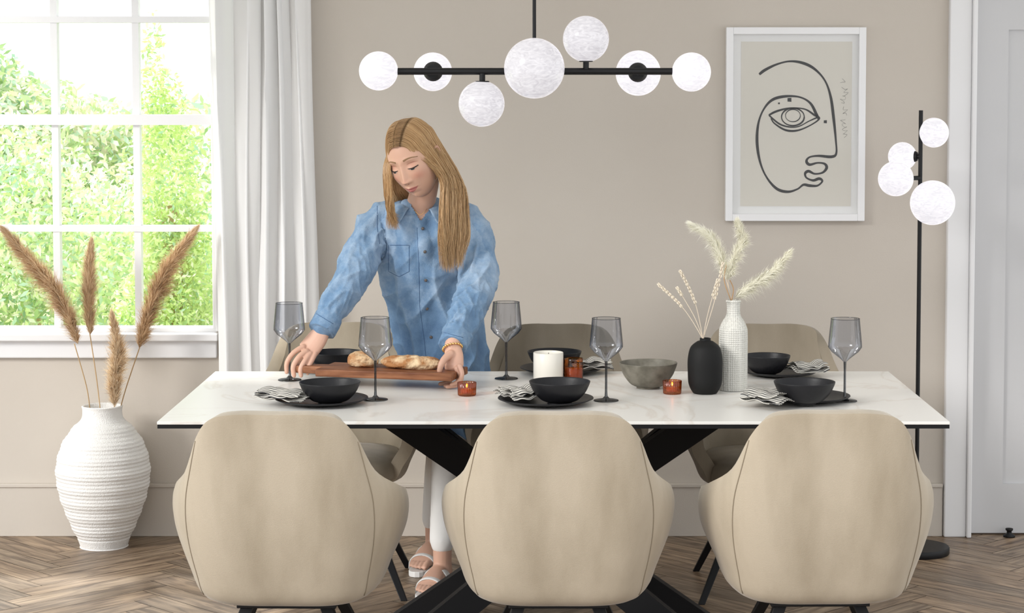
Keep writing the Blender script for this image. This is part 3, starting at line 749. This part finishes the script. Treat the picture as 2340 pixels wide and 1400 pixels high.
def chair(x,y,rz,alt=False):
    g=group('dining_chair',(x,y,0),rz)
    def add(nm,fn):
        if nm not in CMESH:
            o=fn()
            if o.modifiers: bake(o)
            CMESH[nm]=o.data
        else:
            o=bpy.data.objects.new(nm,CMESH[nm]); bpy.context.scene.collection.objects.link(o); o.parent=g
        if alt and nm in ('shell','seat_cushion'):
            o.material_slots[0].link='OBJECT'; o.material_slots[0].material=M['velvet_shaded']  # back-row shade painted as a darker velvet colour
    def shell():
        b=MB(); nc=len(CG); nr=len(CG[0]); vs=[p for c in CG for p in c]; fs=[]
        for i in range(nc-1):
            for j in range(nr-1):
                a=i*nr+j; fs.append((a,a+nr,a+nr+1,a+1))
        b.add(vs,fs)
        o=b.obj('shell',M['velvet'],g)
        pl=o.data.polygons[len(o.data.polygons)//2]
        if pl.normal.y>0: o.data.flip_normals()
        addmod(o,'SOLIDIFY',dict(thickness=.042,offset=-1)); addmod(o,*bev(.014,4)); return o
    add('shell',shell)
    def seams():
        b=MB(); nc=len(CG)
        for i in (nc//2-15,nc//2+15):
            b.tube([V((p.x*1.002,p.y-.0002,p.z)) for p in CG[i][6:-1]],.0014,6)
        return b.obj('seams',M['seam'],g)
    add('seams',seams)
    def cush():
        b=MB(); rs=[]
        for a,dz in ((.90,.0),(.985,.012),(1.0,.035),(.985,.06),(.93,.078),(.6,.088),(.05,.09)):
            rs.append(sup(.235*a,.215*a,.375+dz,(0,.01),40,3.0))
        b.rings(rs); return b.obj('seat_cushion',M['velvet'],g)
    add('seat_cushion',cush)
    def legs():
        b=MB(); b.box((-.13,-.11,.325),(.13,.11,.345))
        for sx in (-1,1):
            for sy in (-1,1):
                p0=V((sx*.10,sy*.085,.335)); p1=V((sx*.245,sy*.235,0.0)); rs=[]
                for p,w in ((p0,.017),(p1,.011)):
                    rs.append([p+V((a*w,c*w*.8,0)) for a,c in ((1,1),(-1,1),(-1,-1),(1,-1))])
                b.rings(rs)
        return b.obj('legs',M['black'],g,False,mods=[bev(.002,2)])
    add('legs',legs)
chair(-.668,5.47,radians(-1.5)); chair(.040,5.47,0); chair(.725,5.49,radians(1))
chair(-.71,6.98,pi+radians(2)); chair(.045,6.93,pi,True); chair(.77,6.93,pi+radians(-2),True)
# ------------------------------------------------------------------ PENDANT
def pendant():
    g=group('pendant_chandelier',(0,6.3,2.8)); d=6.3
    bl=MB(); gl=MB()
    pr=P(1221,163,d); a=P(905,163,d); c=P(1537,163,d)
    bl.tube([a,c],.0105,20); bl.tube([pr,V((pr.x,d,ZC-.02))],.0055,14); bl.lathe([(.06,0),(.06,.02),(.0,.021)],40,(pr.x,d,ZC-.021)); bl.lathe([(.0,0),(.016,.0),(.016,.05),(.008,.06)],24,(pr.x,d,pr.z))
    def cup(p,dirv):
        dirv=V(dirv).normalized(); q=p
        bl.tube([q,q+dirv*.022,q+dirv*.0221,q+dirv*.034,q+dirv*.042],[.009,.009,.020,.027,.030],24)
    def gb(px,py,r,dd,mi=0):
        c=P(px,py,dd); gl.ell(c,r*dd/F,mi,48); return c
    gb(865,162,44.5,d,1); cup(P(912,162.5,d),(-1,0,0))
    gb(1580,164.5,44.5,d,1); cup(P(1532,164,d),(1,0,0))
    gb(989,164,44,d+.105,1); cup(P(988,163,d+.008),(0,1,0))
    gb(1458.5,167,51.5,d+.115,1); cup(P(1459,165,d+.008),(0,1,0))
    gb(1100.5,237,52.5,d); cup(P(1102,168,d),(0,0,-1))
    gb(1339,89,52.5,d); cup(P(1339,158,d),(0,0,1))
    gb(1221,156,69,d-.115); cup(P(1221,163,d-.0),(0,-1,0))
    bl.obj('bar_and_rod',M['black'],g,True,True,[('EDGE_SPLIT',dict(split_angle=radians(40)))])
    gl.obj('glass_globes',[M['globe'],M['globe2']],g,True,True)
pendant()
def floorlamp():
    base=PZ(2093,1262,0); d=base.y; g=group('floor_lamp',base); bl=MB(); gl=MB()
    top=P(2094,252,d); x=base.x
    bl.tube([(x,d,.02),(x,d,top.z)],.0075,18)
    bl.lathe([(.0,0),(.118,0),(.120,.004),(.120,.022),(.117,.026),(.02,.027),(.012,.05),(.0075,.055)],56,(x,d,0))
    for px,py,r,dd in ((2134,303,34,0),(2062,357,32.5,.03),(2047,408,40,-.06),(2131,463,51,-.02)):
        c=P(px,py,d+dd); gl.ell(c,r*d/F,0,48)
        p=V((x,d,c.z)); dr=(c-p).normalized(); L=(c-p).length-r*d/F
        bl.tube([p,p+dr*max(L-.006,.004),p+dr*(max(L,.012)-.004),p+dr*(L+.008),p+dr*(L+.016)],[.008,.008,.016,.022,.024],24)
    bl.obj('pole_and_base',M['black'],g,True,True,[('EDGE_SPLIT',dict(split_angle=radians(40)))]); gl.obj('glass_globes',M['globe2'],g,True,True)
floorlamp()

# ------------------------------------------------------------------ ARTWORK
def art():
    yf=YW-.035; g=group('framed_line_drawing',(xw(1818,280),YW,zw(283)))
    x0,x1=xw(1659,280,yf),xw(1978,280,yf); z1,z0=P(1241,62,yf).z,P(1241,505,yf).z
    def q(px,py,y=YW-.014): return P(px,py,y)
    fw=.026; b=MB()
    b.box((x0,yf,z0),(x0+fw,YW,z1)); b.box((x1-fw,yf,z0),(x1,YW,z1)); b.box((x0+fw,yf,z0),(x1-fw,YW,z0+fw)); b.box((x0+fw,yf,z1-fw),(x1-fw,YW,z1))
    b.obj('frame',M['frame'],g,False,True,[bev(.002,2)])
    b=MB(); b.box((x0+fw-.003,YW-.012,z0+fw-.003),(x1-fw+.003,YW-.002,z1-fw+.003)); b.obj('mount',M['mat'],g,False,True)
    a=q(1694,95); c=q(1944,471); b=MB(); b.box((a.x,YW-.0135,c.z),(c.x,YW-.0118,a.z)); b.obj('paper',M['paper'],g,False,True)
    yk=YW-.0142
    ink=MB()
    def ribbon(mb,c,ws):
        vs=[];fs=[]
        for i,p in enumerate(c):
            t=(c[min(i+1,len(c)-1)]-c[max(i-1,0)]); t.y=0; t=t.normalized() if t.length>0 else V((1,0,0)); nn=V((-t.z,0,t.x))
            vs+=[p+nn*ws[i],p-nn*ws[i]]
        for i in range(len(c)-1): fs.append((2*i,2*i+1,2*i+3,2*i+2))
        mb.add(vs,fs)
    def line(pts,w,mb=ink,n=8):
        c=cr([P(px,py,yk) for px,py in pts],n); ribbon(mb,c,[w*(1+.25*sin(i*.23)) for i in range(len(c))])
    W_=.0043
    line([(1735,170),(1748,160),(1775,147),(1805,140),(1835,144),(1862,158),(1885,184),(1898,220),(1905,270),(1910,320),(1911,350),(1900,358),(1870,356),(1850,359),(1843,368),(1850,376),(1868,372),(1884,374),(1889,383),(1880,394),(1862,397),(1848,391),(1840,396),(1843,406),(1858,412),(1872,408),(1879,414),(1868,424),(1850,424),(1836,422),(1822,432),(1800,438),(1775,431),(1752,405),(1737,370),(1730,325),(1733,282),(1745,250),(1765,228),(1795,220),(1828,222),(1852,236),(1866,262),(1871,272)],W_)
    line([(1757,263),(1775,254),(1805,247),(1838,249),(1860,262),(1872,271),(1852,286),(1822,298),(1795,297),(1770,282),(1762,270)],W_*.75)
    line([(1757,263),(1785,285),(1820,290),(1850,276),(1868,268)],W_*.6)
    circ=[(1812+26*cos(a*pi/8),267+20*sin(a*pi/8)) for a in range(17)]; line(circ,W_*.6,n=3)
    circ=[(1812+17*cos(a*pi/8),264+14*sin(a*pi/8)) for a in range(17)]; line(circ,W_*.35,n=3)
    for (cx,cy,r) in ((1804,228,4.5),(1886,278,3.5),(1780,236,2)):
        line([(cx-r,cy),(cx,cy),(cx+r,cy)],r*.0014,n=2)
    ink.obj('drawing',M['ink'],g,False,True)
    sg=MB(); pts=[]
    for i in range(46):
        t=i/45; pts.append((1929+7*sin(i*1.9)*(.5+.5*abs(sin(i*.7)))+3*sin(i*.4),312-130*t+2.5*cos(i*2.3)))
    for a,b_ in ((0,15),(17,24),(26,40),(42,46)):
        line(pts[a:b_],.0006,sg,5)
    sg.obj('signature',M['pencil'],g,False,True)
    b=MB(); b.box((x0+fw-.002,YW-.024,z0+fw-.002),(x1-fw+.002,YW-.0225,z1-fw+.002)); b.obj('glazing',M['framegl'],g,False,True)
art()
# ------------------------------------------------------------------ PAMPAS
def plume(b,axis,rmax,nf,flen,mi=0,w=.0009,droop=.35,mi2=None,spread=1.0,prof=None,tuft=0):
    ax=cr(axis,8); k=len(ax); rn=random.random; ru=random.uniform
    tufts=[(ru(0,2*pi),rn()) for _ in range(max(1,tuft))]
    for i in range(nf):
        t=rn()**.9; ang=ru(0,2*pi)
        if tuft and rn()<.55:
            ta,tt_=random.choice(tufts); t=min(.999,max(0,tt_+ru(-.015,.015))); ang=ta+random.gauss(0,.25)
        f=t*(k-1); a=int(min(f,k-2)); p=ax[a].lerp(ax[a+1],f-a); tg=(ax[a+1]-ax[a]).normalized()
        env=(sin(pi*min(1,(t*.92+.06)))**.7) if prof is None else prof(t)
        u=tg.orthogonal().normalized(); w_=tg.cross(u); rad=(u*cos(ang)+w_*sin(ang))
        L=flen*ru(.45,1.2)*(.55+.45*env)
        out=rmax*env*ru(.15,1.05)*spread
        jit=V((ru(-1,1),ru(-1,1),ru(-1,1)))*out*.22
        p0=p; p1=p+tg*L*.5+rad*out*.6+jit*.5; p2=p+tg*L*.95+rad*out+jit+V((0,0,-droop*out*ru(.4,1.8)))
        sd=(tg.cross(rad)+V((ru(-.6,.6),ru(-.6,.6),ru(-.6,.6)))).normalized()*w
        b.add([p0-sd,p0+sd,p1+sd,p1-sd,p2],[(0,1,2,3),(3,2,4)],mi if (mi2 is None or rn()<.8) else mi2)
def floorvase():
    c=PZ(238,1247,0); d=c.y; g=group('floor_vase_with_pampas',c); b=MB(); s=d/F
    key=[(.0,.0),(51,0),(54,3),(60,20),(78,60),(98,115),(107,165),(105,200),(93,240),(70,275),(52,292),(46,303),(45,318),(47,326)]
    dense=cr([V((r*s,z*s,0)) for r,z in key],9)
    fine=[]
    for i in range(len(dense)-1):
        for k in range(5):
            p=dense[i].lerp(dense[i+1],k/5); r=p.x
            if .03<p.y<.465: r+=.0009*sin(p.y*2*pi/.0135)+.0016*sin(p.y*2*pi/.054)
            fine.append((r,p.y))
    top=fine[-1][1]; fine+=[(44*s,top+.003),(40*s,top),(39*s,top-.05),(60*s,top-.12),(.0,top-.13)]
    b.lathe(fine,96,c,cap=False); b.obj('vase',M['ceramic'],g,True,True)
    st=MB(); pl=MB()
    specs=[([(205,930),(197,880),(170,785)],[(178,785),(140,690),(80,610),(15,533)],.066,8500,-.05),
           ([(228,925),(220,860),(205,760)],[(206,765),(203,700),(203,640),(208,565)],.050,6500,.06),
           ([(275,932),(290,880),(322,785)],[(318,795),(345,700),(385,615),(440,533)],.066,8500,0.02),
           ([(255,940),(258,935),(262,928)],[(262,930),(262,870),(268,800),(258,730)],.054,6500,-.04)]
    for ii,(stp,ap,r,nf,dd) in enumerate(specs):
        pts=[P(px,py,d+dd*.3*i) for i,(px,py) in enumerate(stp)]
        st.tube([c+V((0,0,.25))]+cr(pts,5),.0022,6)
        ax=[P(px,py,d+dd*.6+dd*.3*i) for i,(px,py) in enumerate(ap)]
        st.tube(cr(ax,5),.0014,6)
        plume(pl,ax,r,nf,.075,2 if ii==3 else 0,.0007,.3,1,prof=lambda t:max(.12,(sin(pi*min(1,t*.85+.13)))**.8),tuft=70)
    st.obj('stems',M['stem'],g,True,True); pl.obj('plumes',[M['pampas'],M['pampasdk'],leafmat('pampas_pale',(.86,.70,.50),(.93,.82,.64),.3)],g,False,True)
floorvase()
# ------------------------------------------------------------------ TABLE THINGS
def tg(name,px,py,z=TZ):
    p=PZ(px,py,z); return group(name,p),p
def plate(px,py,r):
    g,p=tg('dinner_plate',px,py); b=MB()
    b.lathe([(0,0),(r*.55,0),(r*.6,.003),(r*.9,.010),(r,.016),(r*.995,.018),(r*.88,.0135),(r*.62,.007),(0,.006)],56); b.obj('plate_body',M['plate'],g); return p
def bowl(px,py,r,h,m='plate',z=TZ+.0065,name='bowl'):
    g,p=tg(name,px,py,z); b=MB()
    k=[(0,0),(r*.38,0),(r*.40,.004),(r*.62,h*.18),(r*.84,h*.5),(r*.96,h*.82),(r,h*.98),(r*.985,h),(r*.96,h*.97),(r*.91,h*.8),(r*.79,h*.5),(r*.55,h*.2),(0,h*.1)]
    b.lathe([(v.x,v.y) for v in cr([V((a,c_,0)) for a,c_ in k],4)],56); b.obj('bowl_body',M[m],g); return p
def glass(px,py,sc=1):
    g,p=tg('wine_glass',px,py); b=MB()
    k=[(.0375,.0015),(.036,.003),(.012,.006),(.0045,.014),(.0036,.03),(.0034,.09),(.0045,.118)]
    b.lathe([(0,.0)]+[(.0375,0)]+[(a*sc,c_*sc) for a,c_ in k],40,mi=1,cap=False)
    k=[(.0045,.118),(.014,.127),(.040,.148),(.0500,.162),(.0497,.170),(.0475,.195),(.0447,.225),(.0425,.247)]
    b.lathe([(a*sc,c_*sc) for a,c_ in k],48,mi=0,cap=False)
    b.tube([(.0425*sc*cos(a*pi/24),.0425*sc*sin(a*pi/24),.247*sc) for a in range(49)],.0008,6,mi=1)
    b.obj('glass_body',[M['smoke'],M['smokedk']],g)
def napkin(px,py,L,Wd,rz,z,layers=3,seed=0):
    p=PZ(px,py,z); g=group('striped_napkin',p,rz)
    b=MB(); nx=30; ny=14; uvs=[]; random.seed(seed)
    for l in range(layers):
        vs=[];fs=[]; zo=.004+l*.0085; ph=random.uniform(0,6); sc=1-.06*l; ox=random.uniform(-.006,.006)
        for j in range(ny+1):
            for i in range(nx+1):
                u=i/nx-.5; v=j/ny-.5
                x=u*L*sc*(1+.18*(v+.5))+ox; y=v*Wd*sc+.006*sin(u*9+ph)
                zz=zo+.0045*sin(v*10+ph+u*3)+.003*sin(u*13+ph*2)+.008*(1-(2*v)**2)*(.6+.4*sin(u*6+ph))
                vs.append((x,y,max(zz,.002))); uvs.append((v*1.0+.05*u+l*.1,u))
        for j in range(ny):
            for i in range(nx):
                a=j*(nx+1)+i; fs.append((a,a+1,a+nx+2,a+nx+1))
        b.add(vs,fs)
    o=b.obj('cloth',M['stripe'],g,mods=[('SOLIDIFY',dict(thickness=.0022,offset=0))])
    uvl=o.data.uv_layers.new(name='UVMap')
    for lp in o.data.loops: uvl.data[lp.index].uv=uvs[lp.vertex_index]
plate(735,921,.138); bowl(754,921,.090,.064); napkin(650,912,.16,.10,radians(-25),TZ+.018,3,1)
plate(1247,921,.142); bowl(1279,921,.090,.066); napkin(1190,907,.10,.15,radians(20),TZ+.018,3,2)
plate(1843,915,.130); bowl(1838,922,.090,.066); napkin(1760,915,.13,.14,radians(-35),TZ+.018,3,3)
plate(765,845,.135); bowl(768,846,.088,.062)
plate(1284,850,.138); bowl(1267,846,.089,.064); napkin(1352,840,.13,.10,radians(15),TZ+.018,3,4)
plate(1782,857,.125); bowl(1752,856,.076,.064); napkin(1842,848,.12,.10,radians(20),TZ+.018,3,5)
for a in ((662,868),(858,913),(1157,865),(1385,915),(1930,916)): glass(*a)
bowl(1481,886,.0905,.080,'stone',TZ,'serving_bowl')
g,p=tg('candle',1253,868); b=MB(); b.lathe([(0,0),(.045,0),(.048,.004),(.048,.088),(.0465,.090),(.045,.088),(.045,.078),(0,.077)],48); b.tube([(0,0,.077),(0.001,0,.088)],.001,6,mi=1); b.obj('candle_body',[M['frost'],M['black']],g)
g,p=tg('amber_candle_jar',1311,866); b=MB(); b.lathe([(0,0),(.027,0),(.030,.004),(.031,.05),(.029,.056),(.030,.062),(.030,.068),(.028,.068)],40,cap=False,mi=0); b.lathe([(0,.003),(.0275,.003),(.0275,.036),(0,.036)],36,mi=1); b.obj('jar',[M['amber'],mat('amber_wax',(.36,.13,.03),.4)],g)
def tealight(px,py):
    g,p=tg('tealight_holder',px,py); b=MB()
    b.lathe([(0,0),(.025,0),(.027,.003),(.0285,.040),(.027,.041),(.0255,.039),(.0245,.008),(0,.007)],96,rib=.035,nr=24,cap=False)
    b.lathe([(0,.008),(.019,.008),(.019,.020),(0,.020)],28,mi=1); b.ell((0,0,.030),(.0025,.0025,.007),2,10)
    b.obj('holder',[M['amber'],M['wax'],M['flame']],g)
tealight(1067,903); tealight(1536,899)
g,p=tg('black_bud_vase',1611,898); s=p.y/F; b=MB()
k=[(0,0),(22,0),(29,3),(38,22),(40,50),(40,80),(34,106),(20,119),(13,122),(12.5,127),(10,127),(9.5,118),(0,100)]
b.lathe([(v.x*s,v.y*s) for v in cr([V((a,c_,0)) for a,c_ in k],5)],56,p); b.obj('vase',M['matblack'],g,True,True)
st=MB(); top=P(1607,777,p.y)
for tip,mid,dd,ear in (((1505,650),(1562,705),.05,.5),((1555,620),(1588,690),-.03,.55),((1548,658),(1586,722),.02,.2),((1652,602),(1632,690),.04,.5),((1640,640),(1618,715),-.02,.3)):
    ax=cr([p+V((0,0,.12)),top,P(*mid,p.y+dd*.5),P(*tip,p.y+dd)],10); st.tube(ax,.0011,6)
    k=len(ax)
    for i in range(int(k*(1-ear*.62)),k):
        for q in range(3):
            c=ax[i]; tg_=(ax[min(i+1,k-1)]-ax[i-1]).normalized(); u=tg_.orthogonal().normalized(); u.rotate(Matrix.Rotation(q*2.1+i,3,tg_))
            X=tg_.to_track_quat('Z','Y').to_matrix(); st.ell(c+u*.0034,(.0024,.0024,.0058),1,8,X)
st.obj('dried_stems',[M['stem2'],mat('seed_heads',(.68,.60,.48),.9)],g,True,True)
g,p=tg('white_bottle_vase',1675,890); s=p.y/F; b=MB()
k=[(0,.4),(30,.4),(32.5,4),(33,20),(33,70),(33,128),(31,145),(24,160),(17.5,170),(15.5,180),(15.5,198),(17.5,204),(16,207),(13,204),(12,170),(0,150)]
b.lathe([(v.x*s,max(0,v.y*s)) for v in cr([V((a,c_,0)) for a,c_ in k],6)],72,p)
def gridceramic():
    m=mat('embossed_white_ceramic',(.66,.65,.60),.6); nt=m.node_tree; bs=nt.nodes['Principled BSDF']
    tc=nt.nodes.new('ShaderNodeTexCoord'); ck=nt.nodes.new('ShaderNodeTexVoronoi'); ck.inputs['Scale'].default_value=150; ck.inputs['Randomness'].default_value=.1
    bp=nt.nodes.new('ShaderNodeBump'); bp.inputs['Strength'].default_value=1; bp.inputs['Distance'].default_value=.004
    nt.links.new(tc.outputs['Object'],ck.inputs['Vector']); nt.links.new(ck.outputs[0],bp.inputs['Height']); nt.links.new(bp.outputs[0],bs.inputs['Normal']); return m
b.obj('vase',gridceramic(),g,True,True)
st=MB(); pl=MB(); top=P(1672,690,p.y)
for ax,dd,r in (([(1660,640),(1648,590),(1628,545),(1585,515)],.03,.036),([(1664,640),(1678,590),(1695,550),(1688,512)],-.03,.034),([(1678,682),(1715,655),(1765,620),(1800,582)],.02,.036)):
    A=[P(px,py,p.y+dd*(i+1)/3) for i,(px,py) in enumerate(ax)]
    st.tube(cr([p+V((0,0,.15)),top]+A,6),.0012,6)
    plume(pl,A,r,3200,.045,0,.0006,.5,prof=lambda t:max(.25,sin(pi*min(1,t*.7+.25))**.7),tuft=40)
for q in ([(1668,680),(1655,640),(1660,605)],[(1672,686),(1676,660),(1668,640)]):
    st.tube(cr([top]+[P(a,c_,p.y-.01) for a,c_ in q],6),.0016,6,mi=1)
st.obj('stems',[M['stem2'],M['pampasdk']],g,True,True); pl.obj('plumes',M['cream'],g,False,True)

A=V((-.7125,6.46)); B=V((-.2796,6.35)); ang=math.atan2(B.y-A.y,B.x-A.x); BZ=.782
ctr=V((A.x,A.y,BZ)); g=group('serving_board',ctr,ang)
L=(B-A).length; b=MB(); D=.175; tt=.024
out=[(0,.0),(L,0),(L,D),(0,D),(-.0,D*.68),(-.095,D*.62),(-.105,D*.5),(-.095,D*.38),(0,D*.32)]
vs=[(x,y,0) for x,y in out]+[(x,y,tt) for x,y in out]; nn=len(out)
b.add(vs,[tuple(range(nn-1,-1,-1)),tuple(range(nn,2*nn))]+[(i,(i+1)%nn,nn+(i+1)%nn,nn+i) for i in range(nn)])
b.obj('board',M['wood'],g,False,mods=[bev(.004,3)])
def loaf(x0,x1,y,r,sd):
    b=MB(); rs=[]; n_=26
    for i in range(n_+1):
        t=i/n_; x=x0+(x1-x0)*t; e=max(.05,(1-abs(2*t-1)**3.2))**.5
        ring=[]
        for k in range(28):
            a=2*pi*k/28; nz=1+.2*noise.noise(V((x*22+sd,cos(a)*1.5,sin(a)*1.5)))+.10*noise.noise(V((x*60,cos(a)*4,sin(a)*4+sd)))
            ring.append(V((x,y+r*1.25*e*cos(a)*nz+.008*sin(x*20+sd),tt+r*.62+max(-r*.62,r*.8*e*sin(a)*nz))))
        rs.append(ring)
    b.rings(rs); return b
gb=group('bread_loaf',(ctr.x+.15*cos(ang),ctr.y+.15*sin(ang),BZ+tt),ang)
for i,(a,c_,y,r,sd) in enumerate(((.075,.178,.095,.033,1),(.185,.385,.09,.029,5))):
    bb=loaf(a,c_,y,r,sd); o=bb.obj('loaf_piece',M['bread'],gb); o.matrix_parent_inverse=(Matrix.Translation(gb.location)@Matrix.Rotation(ang,4,'Z')).inverted()@(Matrix.Translation(ctr)@Matrix.Rotation(ang,4,'Z'))
# ------------------------------------------------------------------ LIGHT / WORLD / CAMERA
w=bpy.data.worlds.new('World'); bpy.context.scene.world=w; w.use_nodes=True
bg=w.node_tree.nodes['Background']; bg.inputs[0].default_value=(.97,.985,1,1); bg.inputs[1].default_value=1.45
def sun(name,dirto,strength,col,angle):
    l=bpy.data.lights.new(name,'SUN'); l.energy=strength; l.color=col; l.angle=radians(angle)
    o=bpy.data.objects.new(name,l); bpy.context.scene.collection.objects.link(o); o.rotation_euler=V(dirto).to_track_quat('Z','Y').to_euler(); o.location=V(dirto)*8
sun('sun_soft_daylight',(-.74,-.60,.42),2.2,(1,.98,.95),16)
sun('sun_garden',(-.25,.60,.75),5.0,(1,.96,.88),7.0)
cam=bpy.data.cameras.new('camera'); co=bpy.data.objects.new('camera',cam); bpy.context.scene.collection.objects.link(co)
co.location=(0,0,H); co.rotation_euler=(pi/2-PT,0,0)
cam.sensor_fit='HORIZONTAL'; cam.sensor_width=36; cam.lens=F/2340*36; cam.shift_x=-(CX-1170)/2340; cam.shift_y=-(700-CY)/2340
cam.clip_end=200
bpy.context.scene.camera=co
vs_=bpy.context.scene.view_settings; vs_.view_transform='Standard'; vs_.look='None'; vs_.exposure=0; vs_.gamma=1
